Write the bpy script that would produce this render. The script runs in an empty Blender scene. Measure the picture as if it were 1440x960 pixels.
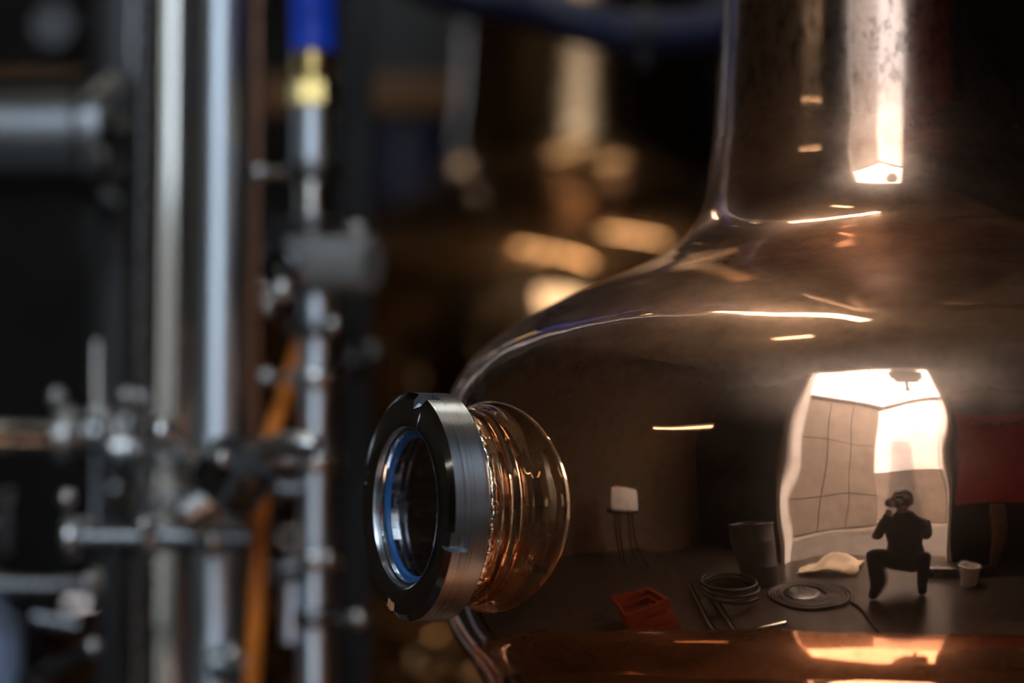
import bpy, bmesh, math, random
from math import sin, cos, pi, radians as R
from mathutils import Vector, Matrix, noise as mnoise
random.seed(7)
C = bpy.context.scene.collection
SC = bpy.context.scene

# ------------------------------------------------------------------ camera, sky, sun, exposure
EYE = 0.95
PITCH = R(4.12)
cd = bpy.data.cameras.new('camera')
cam = bpy.data.objects.new('camera', cd); C.objects.link(cam)
cd.lens = 85.0; cd.sensor_width = 36.0
cam.location = (0, 0, EYE)
cam.rotation_euler = (R(90) + PITCH, 0, 0)
cd.clip_start = 0.2; cd.clip_end = 200
cd.dof.use_dof = True
cd.dof.focus_distance = 1.46
cd.dof.aperture_fstop = 2.0
SC.camera = cam

w = bpy.data.worlds.new('overcast_sky'); SC.world = w
w.use_nodes = True
nt = w.node_tree
bg = nt.nodes['Background']
bg.inputs['Color'].default_value = (0.72, 0.85, 1.0, 1)
bg.inputs['Strength'].default_value = 9.0

sd = bpy.data.lights.new('sun', 'SUN'); sd.energy = 7.0; sd.angle = R(4); sd.color = (1.0, 0.98, 0.95)
sun = bpy.data.objects.new('sun', sd); C.objects.link(sun)
# over the hall roof, onto the white building across the yard
sun.rotation_euler = Vector((0.45, -0.45, -0.77)).to_track_quat('-Z', 'Y').to_euler()

DX0, DX1, DY, DTOP = -1.72, 0.52, -1.6, 4.95      # yard door opening
pd = bpy.data.lights.new('door_portal', 'AREA'); pd.shape = 'RECTANGLE'
pd.size = DX1 - DX0; pd.size_y = DTOP; pd.cycles.is_portal = True
po = bpy.data.objects.new('door_portal', pd); C.objects.link(po)
po.location = ((DX0 + DX1) / 2, DY - 0.1, DTOP / 2); po.rotation_euler = (R(90), 0, 0)

vs = SC.view_settings
SC.display_settings.display_device = 'sRGB'
vs.view_transform = 'Standard'; vs.look = 'None'; vs.exposure = 0.0; vs.gamma = 1.0
vs.use_curve_mapping = False
SC.cycles.use_denoising = True
SC.cycles.max_bounces = 10; SC.cycles.glossy_bounces = 8; SC.cycles.diffuse_bounces = 4
SC.cycles.sample_clamp_indirect = 6.0

# ------------------------------------------------------------------ materials
def nodes(name):
    m = bpy.data.materials.new(name); m.use_nodes = True
    t = m.node_tree
    return m, t, t.nodes['Principled BSDF'], t.nodes['Material Output']
def lk(t, a, b): t.links.new(a, b)
def noise_node(t, scale, detail=3, rough=.5, vec=None):
    n = t.nodes.new('ShaderNodeTexNoise'); n.inputs['Scale'].default_value = scale
    n.inputs['Detail'].default_value = detail; n.inputs['Roughness'].default_value = rough
    if vec is not None: lk(t, vec, n.inputs['Vector'])
    return n
def ramp(t, src, stops):
    r = t.nodes.new('ShaderNodeValToRGB'); lk(t, src, r.inputs['Fac'])
    e = r.color_ramp.elements
    while len(e) < len(stops): e.new(0.5)
    for k, (p, c) in enumerate(stops):
        e[k].position = p; e[k].color = (c, c, c, 1) if not hasattr(c, '__len__') else (*c, 1)
    return r
def mapping(t, scale):
    tc = t.nodes.new('ShaderNodeTexCoord'); mp = t.nodes.new('ShaderNodeMapping')
    mp.inputs['Scale'].default_value = scale
    lk(t, tc.outputs['Object'], mp.inputs['Vector']); return mp.outputs['Vector']
def math_node(t, op, a, b):
    n = t.nodes.new('ShaderNodeMath'); n.operation = op
    for i, v in enumerate((a, b)):
        if hasattr(v, 'is_linked'): lk(t, v, n.inputs[i])
        else: n.inputs[i].default_value = v
    return n.outputs[0]

def simple(name, col, rough=.5, metal=0., var=.12, scale=8., bump=0., bscale=60., emit=None, coat=0.):
    m, t, p, o = nodes(name)
    v = mapping(t, (1, 1, 1))
    n = noise_node(t, scale, 4, .6, v)
    a = tuple(max(0, c * (1 - var)) for c in col); b = tuple(min(1, c * (1 + var)) for c in col)
    r = ramp(t, n.outputs['Fac'], [(.3, a), (.7, b)])
    lk(t, r.outputs['Color'], p.inputs['Base Color'])
    p.inputs['Metallic'].default_value = metal
    rr = ramp(t, n.outputs['Fac'], [(.3, max(0, rough * .85)), (.7, min(1, rough * 1.15))])
    lk(t, rr.outputs['Color'], p.inputs['Roughness'])
    if bump:
        nb = noise_node(t, bscale, 3, .5, v); bn = t.nodes.new('ShaderNodeBump')
        bn.inputs['Strength'].default_value = 1; bn.inputs['Distance'].default_value = bump
        lk(t, nb.outputs['Fac'], bn.inputs['Height']); lk(t, bn.outputs['Normal'], p.inputs['Normal'])
    p.inputs['Coat Weight'].default_value = coat
    if emit:
        p.inputs['Emission Color'].default_value = (*emit[0], 1); p.inputs['Emission Strength'].default_value = emit[1]
    return m

def copper(name, tint, haze_lo, haze_hi, patina=False, wave=(9, 9, 9), wave_d=.0011, scratch=.25, aniso=0., hrough=.34):
    """polished sheet copper: a sharp lobe under a hazy one, mottled tint, hammered waves"""
    m, t, p, o = nodes(name)
    tc = t.nodes.new('ShaderNodeTexCoord')
    v1 = mapping(t, (1, 1, 1))
    n1 = noise_node(t, 7, 5, .6, v1)
    dark = tuple(c * .86 for c in tint)
    r1 = ramp(t, n1.outputs['Fac'], [(.35, dark), (.65, tint)])
    fine = noise_node(t, 170, 4, .7, v1)
    rs = ramp(t, fine.outputs['Fac'], [(.38, .72), (.52, 1.0)])
    mx = t.nodes.new('ShaderNodeMix'); mx.data_type = 'RGBA'; mx.blend_type = 'MULTIPLY'
    mx.inputs['Factor'].default_value = .5
    lk(t, r1.outputs['Color'], mx.inputs['A']); lk(t, rs.outputs['Color'], mx.inputs['B'])
    # waves left by the hammer, plus fine brushed lines round the body
    vw = mapping(t, wave); nw = noise_node(t, 1, 2, .45, vw)
    b1 = t.nodes.new('ShaderNodeBump'); b1.inputs['Strength'].default_value = 1; b1.inputs['Distance'].default_value = wave_d
    lk(t, nw.outputs['Fac'], b1.inputs['Height'])
    vb = mapping(t, (18, 18, 420)); nb = noise_node(t, 1, 3, .6, vb)
    b2 = t.nodes.new('ShaderNodeBump'); b2.inputs['Strength'].default_value = scratch; b2.inputs['Distance'].default_value = .0002
    lk(t, nb.outputs['Fac'], b2.inputs['Height']); lk(t, b1.outputs['Normal'], b2.inputs['Normal'])
    p.inputs['Metallic'].default_value = 1
    lk(t, mx.outputs['Result'], p.inputs['Base Color']); p.inputs['Roughness'].default_value = .035
    lk(t, b1.outputs['Normal'], p.inputs['Normal'])
    q = t.nodes.new('ShaderNodeBsdfPrincipled'); q.inputs['Metallic'].default_value = 1
    lk(t, mx.outputs['Result'], q.inputs['Base Color']); q.inputs['Roughness'].default_value = hrough
    if aniso:
        q.inputs['Anisotropic'].default_value = aniso; q.inputs['Anisotropic Rotation'].default_value = .25
        tg = t.nodes.new('ShaderNodeTangent'); tg.direction_type = 'RADIAL'; tg.axis = 'Z'
        lk(t, tg.outputs[0], q.inputs['Tangent'])
    lk(t, b2.outputs['Normal'], q.inputs['Normal'])
    hz = ramp(t, noise_node(t, 11, 6, .65, mapping(t, (1, 1, 2.5))).outputs['Fac'], [(.3, haze_lo), (.7, haze_hi)]).outputs['Color']
    if patina:      # the shoulder is duller than the hand-polished belly
        sep = t.nodes.new('ShaderNodeSeparateXYZ'); lk(t, tc.outputs['Object'], sep.inputs[0])
        pz = ramp(t, math_node(t, 'MULTIPLY', sep.outputs['Z'], 4.0), [(.20, .14), (.38, 1.0), (.92, 1.0), (1.0, 1.0)])
        hz = math_node(t, 'MULTIPLY', hz, pz.outputs['Color'])
    ms = t.nodes.new('ShaderNodeMixShader')
    if hasattr(hz, 'is_linked'): lk(t, hz, ms.inputs[0])
    lk(t, p.outputs[0], ms.inputs[1]); lk(t, q.outputs[0], ms.inputs[2])
    out = ms.outputs[0]
    if patina:      # the neck is brushed round and round, so its haze smears upwards
        b3 = t.nodes.new('ShaderNodeBump'); b3.inputs['Strength'].default_value = 1; b3.inputs['Distance'].default_value = .0016
        lk(t, noise_node(t, 1, 2, .45, mapping(t, (15, 15, 3.5))).outputs['Fac'], b3.inputs['Height'])
        b4 = t.nodes.new('ShaderNodeBump'); b4.inputs['Strength'].default_value = .3; b4.inputs['Distance'].default_value = .0002
        lk(t, nb.outputs['Fac'], b4.inputs['Height']); lk(t, b3.outputs['Normal'], b4.inputs['Normal'])
        k = t.nodes.new('ShaderNodeBsdfPrincipled'); k.inputs['Metallic'].default_value = 1
        nk = t.nodes.new('ShaderNodeMix'); nk.data_type = 'RGBA'; nk.blend_type = 'MIX'; nk.inputs['Factor'].default_value = .75
        nk.inputs['B'].default_value = (tint[0] * .50, tint[1] * .66, tint[2] * .86, 1); lk(t, mx.outputs['Result'], nk.inputs['A'])
        # dark specks of old heat stain
        sp = ramp(t, noise_node(t, 1, 5, .7, mapping(t, (120, 120, 60))).outputs['Fac'], [(.38, .35), (.52, 1.0)])
        nm2 = t.nodes.new('ShaderNodeMix'); nm2.data_type = 'RGBA'; nm2.blend_type = 'MULTIPLY'; nm2.inputs['Factor'].default_value = .8
        lk(t, nk.outputs['Result'], nm2.inputs['A']); lk(t, sp.outputs['Color'], nm2.inputs['B'])
        lk(t, nm2.outputs['Result'], k.inputs['Base Color']); k.inputs['Roughness'].default_value = .24
        k.inputs['Anisotropic'].default_value = .6; k.inputs['Anisotropic Rotation'].default_value = .25
        tg = t.nodes.new('ShaderNodeTangent'); tg.direction_type = 'RADIAL'; tg.axis = 'Z'
        lk(t, tg.outputs[0], k.inputs['Tangent']); lk(t, b4.outputs['Normal'], k.inputs['Normal'])
        k2 = t.nodes.new('ShaderNodeBsdfPrincipled'); k2.inputs['Metallic'].default_value = 1; k2.inputs['Roughness'].default_value = .05
        lk(t, nm2.outputs['Result'], k2.inputs['Base Color']); lk(t, b3.outputs['Normal'], k2.inputs['Normal'])
        kk = t.nodes.new('ShaderNodeMixShader'); kk.inputs[0].default_value = .94
        lk(t, k2.outputs[0], kk.inputs[1]); lk(t, k.outputs[0], kk.inputs[2])
        zf = t.nodes.new('ShaderNodeMapRange'); zf.interpolation_type = 'SMOOTHSTEP'
        zf.inputs['From Min'].default_value = .215; zf.inputs['From Max'].default_value = .30
        lk(t, sep.outputs['Z'], zf.inputs['Value'])
        m3 = t.nodes.new('ShaderNodeMixShader'); lk(t, zf.outputs[0], m3.inputs[0]); lk(t, out, m3.inputs[1]); lk(t, kk.outputs[0], m3.inputs[2])
        out = m3.outputs[0]
    lk(t, out, o.inputs['Surface'])
    return m

def steel(name, col=(.62, .63, .64), rough=.2, brush=(1, 1, 1), bd=.0002, aniso=0., rot=0.):
    m, t, p, o = nodes(name)
    v = mapping(t, brush); n = noise_node(t, 40, 4, .6, v)
    r = ramp(t, n.outputs['Fac'], [(.3, tuple(c * .85 for c in col)), (.7, col)])
    lk(t, r.outputs['Color'], p.inputs['Base Color'])
    rr = ramp(t, n.outputs['Fac'], [(.3, rough * .8), (.7, rough * 1.2)])
    lk(t, rr.outputs['Color'], p.inputs['Roughness'])
    b = t.nodes.new('ShaderNodeBump'); b.inputs['Strength'].default_value = .6; b.inputs['Distance'].default_value = bd
    lk(t, n.outputs['Fac'], b.inputs['Height']); lk(t, b.outputs['Normal'], p.inputs['Normal'])
    p.inputs['Metallic'].default_value = 1; p.inputs['Anisotropic'].default_value = aniso
    if aniso:
        p.inputs['Anisotropic Rotation'].default_value = rot
        tg = t.nodes.new('ShaderNodeTangent'); tg.direction_type = 'RADIAL'; tg.axis = 'Z'
        lk(t, tg.outputs[0], p.inputs['Tangent'])
    return m

def glass(name):
    m, t, p, o = nodes(name)
    n = noise_node(t, 30, 2, .5, mapping(t, (1, 1, 1)))
    lk(t, ramp(t, n.outputs['Fac'], [(0, .0), (1, .02)]).outputs['Color'], p.inputs['Roughness'])
    p.inputs['Base Color'].default_value = (.96, .98, 1, 1)
    p.inputs['Transmission Weight'].default_value = 1; p.inputs['IOR'].default_value = 1.5
    return m

TINT = (.84, .47, .29)
M = dict(
    helmet=copper('polished_copper', TINT, .18, .68, True, (9, 9, 8), .0029),
    neck=copper('neck_copper', (.80, .52, .38), .55, .85, False, (14, 14, 3.5), .0018, .5, .85, .27),
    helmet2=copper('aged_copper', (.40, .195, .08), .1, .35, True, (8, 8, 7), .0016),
    pot=copper('pot_copper', (.80, .40, .22), .15, .4, False, (7, 7, 7), .002),
    stub=copper('stub_copper', (.80, .40, .20), .1, .35, False, (40, 40, 40), .0006, .6),
    weld=simple('tinned_weld', (.80, .68, .55), .22, 1, .2, 120, .0012, 260),
    nut=steel('turned_steel', (.56, .60, .64), .32, (.15, .15, 40), .000012, .8, .25),
    nutshade=steel('turned_face_shaded', (.34, .35, .37), .13, (40, 40, .2), .000004, .6, .25),  # smoother turned front; its darker colour carries the shade on that side
    ring=steel('bright_steel', (.75, .77, .8), .08),
    gasket=simple('blue_gasket', (.012, .085, .25), .4, 0, .15, 20, .0002),
    glass=glass('sight_glass'),
    pipe=steel('mirror_steel_pipe', (.84, .84, .78), .08, (1, 1, .1), .00003),
    satin=steel('satin_steel_pipe', (.78, .86, .93), .42, (1, 1, .1), .0001, .65, .25),
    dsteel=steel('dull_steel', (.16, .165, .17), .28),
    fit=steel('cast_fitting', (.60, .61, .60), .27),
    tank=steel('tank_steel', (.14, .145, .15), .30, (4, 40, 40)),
    rail=simple('brown_timber_rail', (.30, .135, .036), .6, 0, .35, 9, .001, 40),
    greypost=simple('grey_post_paint', (.018, .018, .02), .45, 0, .15, 10),
    black=simple('black_paint', (.012, .012, .013), .55, 0, .3, 10),
    blackgloss=simple('black_coated_steel', (.008, .008, .009), .6, 0, .2, 12),
    bluehose=simple('blue_rubber', (.010, .07, .70), .42, 0, .25, 18, .0006, 90),
    navy=simple('navy_plastic', (.002, .0045, .034), .6, 0, .3, 6),
    brass=simple('brass', (.78, .58, .22), .25, 1, .15, 40, .0003),
    orange=simple('orange_hose_rubber', (.72, .20, .015), .5, 0, .2, 20),
    ctube=simple('copper_tube', (.75, .42, .28), .3, 1, .15, 30),
    wood=simple('stained_timber', (.17, .075, .02), .6, 0, .35, 9, .001, 40),
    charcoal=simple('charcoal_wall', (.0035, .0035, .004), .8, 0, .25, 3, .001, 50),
    greyboard=simple('grey_board', (.045, .047, .048), .6, 0, .15, 5),
    plaster=simple('plaster', (.11, .075, .045), .85, 0, .15, 3, .002, 30),
    ceiling=simple('ceiling_sheet', (.66, .56, .45), .8, 0, .12, 4, .001, 20),
    floor=simple('concrete_floor', (.05, .042, .035), .32, 0, .25, 2.5, .001, 30),
    yard=simple('yard_concrete', (.15, .14, .13), .85, 0, .2, 2, .002, 30),
    panel=simple('beige_cladding', (.25, .215, .18), .7, 0, .12, 2.5, .001, 20),
    seam=simple('dark_seam', (.07, .06, .055), .7, 0, .2, 6),
    whitewall=simple('white_render', (.72, .75, .80), .7, 0, .08, 2, .001, 20),
    plinth=simple('grey_plinth', (.14, .125, .115), .8, 0, .2, 3, .001, 20),
    jamb=simple('white_door_trim', (.80, .80, .80), .5, 0, .06, 4),
    red=simple('dark_red_panel', (.72, .006, .016), .5, 0, .15, 4),
    drum=simple('grey_drum_plastic', (.055, .05, .05), .5, 0, .2, 6),
    hose=simple('dark_hose', (.05, .045, .042), .5, 0, .25, 14),
    cloth=simple('pale_cloth', (.70, .60, .45), .9, 0, .12, 12, .002, 60),
    tubelight=simple('lit_tube', (.9, .9, .9), .4, 0, 0, 3, emit=((1, .93, .80), 22)),
    tubedim=simple('lit_tube_warm', (.9, .9, .9), .4, 0, 0, 3, emit=((1, .86, .62), 4)),
    crate=simple('orange_crate_plastic', (.26, .035, .005), .45, 0, .12, 8),
    addedlight=simple('added_diffuser', (.9, .9, .9), .4, 0, 0, 3, emit=((1, .90, .74), 9)),
    teegrey=simple('grey_cast_iron', (.24, .24, .23), .5, 0, .12, 12),
    batten=simple('batten_white', (.7, .7, .7), .5, 0, .05, 5),
    clothes=simple('dark_jacket', (.022, .022, .026), .85, 0, .25, 14, .001, 50),
    skin=simple('skin', (.52, .29, .20), .5, 0, .08, 14),
    hair=simple('dark_hair', (.018, .012, .010), .5, 0, .3, 40, .001, 120),
    white=simple('white_plastic', (.8, .79, .76), .4, 0, .05, 6),
)

# ------------------------------------------------------------------ mesh helpers
def at(x, y, Y):
    """world point seen at pixel (x, y) of the 1440 x 960 frame at depth Y"""
    dx = (x - 720) / 3400; dz = -(y - 480) / 3400
    c, s = cos(PITCH), sin(PITCH)
    d = Vector((dx, c - dz * s, s + dz * c))
    return Vector((0, 0, EYE)) + d * (Y / d.y)
def px(n, Y): return n / 3400 * Y

class MB:
    def __init__(self): self.bm = bmesh.new()
    def lathe(self, prof, seg=64, mat=Matrix(), close=False, rfun=None):
        """prof: (radius, height) pairs round the local Z axis"""
        rows = []
        for i, (r, z) in enumerate(prof):
            if r < 1e-6: rows.append([self.bm.verts.new(mat @ Vector((0, 0, z)))]); continue
            row = []
            for k in range(seg):
                a = 2 * pi * k / seg
                rr = rfun(r, z, a, i) if rfun else r
                row.append(self.bm.verts.new(mat @ Vector((rr * cos(a), rr * sin(a), z))))
            rows.append(row)
        n = len(rows)
        for i in range(n if close else n - 1):
            a, b = rows[i], rows[(i + 1) % n]
            for k in range(seg):
                k2 = (k + 1) % seg
                if len(a) == 1 and len(b) == 1: continue
                if len(a) == 1: self.bm.faces.new((a[0], b[k2], b[k]))
                elif len(b) == 1: self.bm.faces.new((a[k], a[k2], b[0]))
                else: self.bm.faces.new((a[k], a[k2], b[k2], b[k]))
        return self
    def cyl(self, p0, p1, r, seg=32, r1=None, bev=0.):
        p0, p1 = Vector(p0), Vector(p1); d = p1 - p0; L = d.length
        m = Matrix.Translation(p0) @ d.to_track_quat('Z', 'Y').to_matrix().to_4x4()
        r1 = r if r1 is None else r1
        if bev: pr = [(0, 0), (r - bev, 0), (r, bev), (r1, L - bev), (r1 - bev, L), (0, L)]
        else: pr = [(0, 0), (r, 0), (r1, L), (0, L)]
        return self.lathe(pr, seg, m)
    def pipe(self, p0, p1, r, t=.0015, seg=40):
        """open tube with a wall"""
        p0, p1 = Vector(p0), Vector(p1); d = p1 - p0; L = d.length
        m = Matrix.Translation(p0) @ d.to_track_quat('Z', 'Y').to_matrix().to_4x4()
        return self.lathe([(r, 0), (r, L), (r - t, L), (r - t, 0)], seg, m, close=True)
    def box(self, lo, hi, mat=Matrix(), bev=0.):
        lo, hi = Vector(lo), Vector(hi); c = (lo + hi) / 2; s = hi - lo
        g = bmesh.ops.create_cube(self.bm, size=1, matrix=mat @ Matrix.Translation(c) @ Matrix.Diagonal((*s, 1)))
        if bev:
            es = {e for v in g['verts'] for e in v.link_edges}
            bmesh.ops.bevel(self.bm, geom=list(es), offset=bev, segments=2, affect='EDGES', profile=.6)
        return self
    def sphere(self, c, r, u=24, v=14, sc=(1, 1, 1)):
        bmesh.ops.create_uvsphere(self.bm, u_segments=u, v_segments=v, radius=r,
                                  matrix=Matrix.Translation(c) @ Matrix.Diagonal((*sc, 1)))
        return self
    def tube(self, pts, r, seg=14, cap=True):
        pts = [Vector(p) for p in pts]; n = len(pts); rows = []
        up = Vector((.123, .3, .94)).normalized()
        for i, p in enumerate(pts):
            d = (pts[min(i + 1, n - 1)] - pts[max(i - 1, 0)]).normalized()
            u = (up - d * up.dot(d)); u = u.normalized() if u.length > 1e-4 else d.orthogonal().normalized()
            up = u; v = d.cross(u); rr = r[i] if hasattr(r, '__len__') else r
            rows.append([self.bm.verts.new(p + (u * cos(2 * pi * k / seg) + v * sin(2 * pi * k / seg)) * rr) for k in range(seg)])
        for a, b in zip(rows, rows[1:]):
            for k in range(seg): self.bm.faces.new((a[k], a[(k + 1) % seg], b[(k + 1) % seg], b[k]))
        if cap: self.bm.faces.new(rows[0][::-1]); self.bm.faces.new(rows[-1])
        return self
    def build(self, name, m, parent=None, smooth=True, angle=40, origin=None, kind=None):
        bmesh.ops.recalc_face_normals(self.bm, faces=self.bm.faces)
        me = bpy.data.meshes.new(name)
        if origin is None and parent is None:
            vs_ = self.bm.verts; n = max(1, len(vs_))
            lo = [min(v.co[i] for v in vs_) for i in range(3)]; hi = [max(v.co[i] for v in vs_) for i in range(3)]
            origin = Vector(((lo[0] + hi[0]) / 2, (lo[1] + hi[1]) / 2, lo[2]))
        if origin is not None:
            for v in self.bm.verts: v.co -= Vector(origin)
        elif parent is not None:
            off = Vector(parent.get('_o', (0, 0, 0)))
            for v in self.bm.verts: v.co -= off
        self.bm.to_mesh(me); self.bm.free()
        me.materials.append(M[m] if isinstance(m, str) else m)
        if smooth:
            for f in me.polygons: f.use_smooth = True
            me.set_sharp_from_angle(angle=R(angle))
        o = bpy.data.objects.new(name, me); C.objects.link(o)
        if parent is not None: o.parent = parent; o['_o'] = tuple(parent.get('_o', (0, 0, 0)))
        elif origin is not None: o.location = origin; o['_o'] = tuple(origin)
        if kind: o['kind'] = kind
        return o

def spline(pts, n=10):
    pts = [Vector(p) for p in pts]; out = []
    for i in range(len(pts) - 1):
        p0, p1, p2, p3 = pts[max(i - 1, 0)], pts[i], pts[i + 1], pts[min(i + 2, len(pts) - 1)]
        for k in range(n):
            t = k / n
            out.append(.5 * (2 * p1 + (p2 - p0) * t + (2 * p0 - 5 * p1 + 4 * p2 - p3) * t * t + (3 * p1 - p0 - 3 * p2 + p3) * t ** 3))
    out.append(pts[-1]); return out
def tag(o, label, cat, group=None):
    o['label'] = label; o['category'] = cat
    if group: o['group'] = group
    return o
def thing(name, loc, label, cat, group=None):
    o = bpy.data.objects.new(name, None); C.objects.link(o); o.location = loc; o['_o'] = tuple(loc)
    o.empty_display_size = .05
    return tag(o, label, cat, group)
def struct(name, mb, m):
    return mb.build(name, m, smooth=False, kind='structure')

# ------------------------------------------------------------------ the hall
HX0, HX1, HY1, HZ = -4.2, 3.4, 7.0, 6.0
struct('floor', MB().box((HX0 - .2, DY - .2, -.15), (HX1 + .2, HY1 + .2, 0)), 'floor')
struct('ceiling', MB().box((HX0 - .2, DY - .2, HZ), (HX1 + .2, HY1 + .2, HZ + .15)), 'ceiling')
struct('wall_left', MB().box((HX0 - .2, DY - .2, 0), (HX0, HY1 + .2, HZ)), 'plaster')
struct('wall_right', MB().box((HX1, DY - .2, 0), (HX1 + .2, HY1 + .2, HZ)), 'charcoal')
WX0, WX1, WZ0, WZ1 = -2.85, -2.35, 2.0, 2.7
struct('wall_back', MB().box((HX0, HY1, 0), (WX0, HY1 + .2, HZ)).box((WX1, HY1, 0), (HX1, HY1 + .2, HZ)).box((WX0, HY1, 0), (WX1, HY1 + .2, WZ0)).box((WX0, HY1, WZ1), (WX1, HY1 + .2, HZ)), 'charcoal')
wn = MB()
for x in (WX0, (WX0 + WX1) / 2 - .02, WX1 - .04): wn.box((x, HY1 + .06, WZ0), (x + .04, HY1 + .12, WZ1))
for z in (WZ0, (WZ0 + WZ1) / 2 - .02, WZ1 - .04): wn.box((WX0, HY1 + .065, z), (WX1, HY1 + .115, z + .04))
win = struct('window_1', wn, 'jamb')
for i in range(2):
    for j in range(2):
        x0, z0 = WX0 + .04 + i * (WX1 - WX0 - .02) / 2, WZ0 + .04 + j * (WZ1 - WZ0 - .02) / 2
        MB().box((x0, HY1 + .085, z0), (x0 + (WX1 - WX0) / 2 - .06, HY1 + .091, z0 + (WZ1 - WZ0) / 2 - .06)).build('pane', 'glass', win, False)
fw = MB().box((HX0, DY - .14, 0), (DX0, DY, HZ)).box((DX1, DY - .14, 0), (HX1, DY, HZ)).box((DX0, DY - .14, DTOP), (DX1, DY, HZ))
struct('wall_front', fw, 'charcoal')
tr = MB().box((DX0, DY - .16, 0), (DX0 + .07, DY + .03, DTOP)).box((DX1 - .05, DY - .16, 0), (DX1, DY + .03, DTOP)).box((DX0 + .07, DY - .16, DTOP - .06), (DX1 - .05, DY + .03, DTOP))
struct('trim_1', tr, 'jamb')
struct('ground', MB().box((-30, -40, -.2), (30, DY - .2, -.02)), 'yard')

# ------------------------------------------------------------------ the copper stills
PROF = [(0.2737,-0.1090),(0.2762,-0.1030),(0.2809,-0.0970),(0.2856,-0.0910),(0.2902,-0.0850),(0.2935,-0.0790),(0.2956,-0.0730),(0.2974,-0.0670),(0.2991,-0.0610),(0.3007,-0.0550),(0.3021,-0.0490),(0.3035,-0.0430),(0.3047,-0.0370),(0.3057,-0.0310),(0.3067,-0.0250),(0.3074,-0.0190),(0.3081,-0.0130),(0.3086,-0.0070),(0.3089,-0.0010),(0.3091,0.0050),(0.3091,0.0110),(0.3089,0.0170),(0.3086,0.0230),(0.3081,0.0290),(0.3074,0.0350),(0.3065,0.0410),(0.3055,0.0470),(0.3042,0.0530),(0.3028,0.0590),(0.3012,0.0650),(0.2993,0.0710),(0.2973,0.0770),(0.2949,0.0830),(0.2919,0.0890),(0.2881,0.0950),(0.2842,0.1000),(0.2809,0.1040),(0.2773,0.1080),(0.2733,0.1120),(0.2689,0.1160),(0.2641,0.1200),(0.2585,0.1240),(0.2521,0.1280),(0.2450,0.1320),(0.2375,0.1360),(0.2297,0.1400),(0.2215,0.1440),(0.2127,0.1480),(0.2032,0.1520),(0.1933,0.1560),(0.1836,0.1600),(0.1741,0.1640),(0.1649,0.1680),(0.1564,0.1720),(0.1492,0.1760),(0.1434,0.1800),(0.1387,0.1840),(0.1348,0.1880),(0.1316,0.1920),(0.1289,0.1960),(0.1266,0.2000),(0.1246,0.2040),(0.1230,0.2080),(0.1217,0.2120),(0.1206,0.2160),(0.1198,0.2200),(0.1192,0.2240),(0.1187,0.2280),(0.1182,0.2320)]
def smooth_prof(p, it):
    p = [list(q) for q in p]
    for _ in range(it):
        r = [q[0] for q in p]; z = [q[1] for q in p]
        for i in range(1, len(p) - 1):
            p[i][0] = .25 * r[i - 1] + .5 * r[i] + .25 * r[i + 1]; p[i][1] = .25 * z[i - 1] + .5 * z[i] + .25 * z[i + 1]
    return [tuple(q) for q in p]
LOWER = [(.300,-.1385),(.285,-.135),(.272,-.131),(.266,-.126),(.264,-.121),(.268,-.115)]
HELM = smooth_prof(LOWER + PROF, 5)
HELM = [(v.x, v.y) for v in spline([(r, z, 0) for r, z in HELM], 3)]
NECK = [HELM[-1], (.1173,.240), (.1148,.260), (.1133,.280), (.1121,.300), (.1108,.320), (.1095,.340), (.1083,.360), (.105,.42), (.096,.58), (.088,.74), (.082,.86), (.080,.93)]
NECK = [(v.x, v.y) for v in spline([(r, z, 0) for r, z in NECK], 4)]
POT = [(.298,-.139),(.33,-.1405),(.37,-.143),(.41,-.151),(.44,-.164),(.463,-.183),(.478,-.21),(.485,-.25),(.485,-.50),(.478,-.56),(.455,-.615),(.40,-.66),(.30,-.69),(.15,-.705),(0,-.71)]
POT = [(max(v.x, 0), v.y) for v in spline([(r, z, 0) for r, z in POT], 5)]
def helm_r(z):
    for (r0, z0), (r1, z1) in zip(HELM, HELM[1:]):
        if z0 <= z <= z1 and z > -.12: return r0 + (r1 - r0) * (z - z0) / max(z1 - z0, 1e-9)
    return .3

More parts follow.
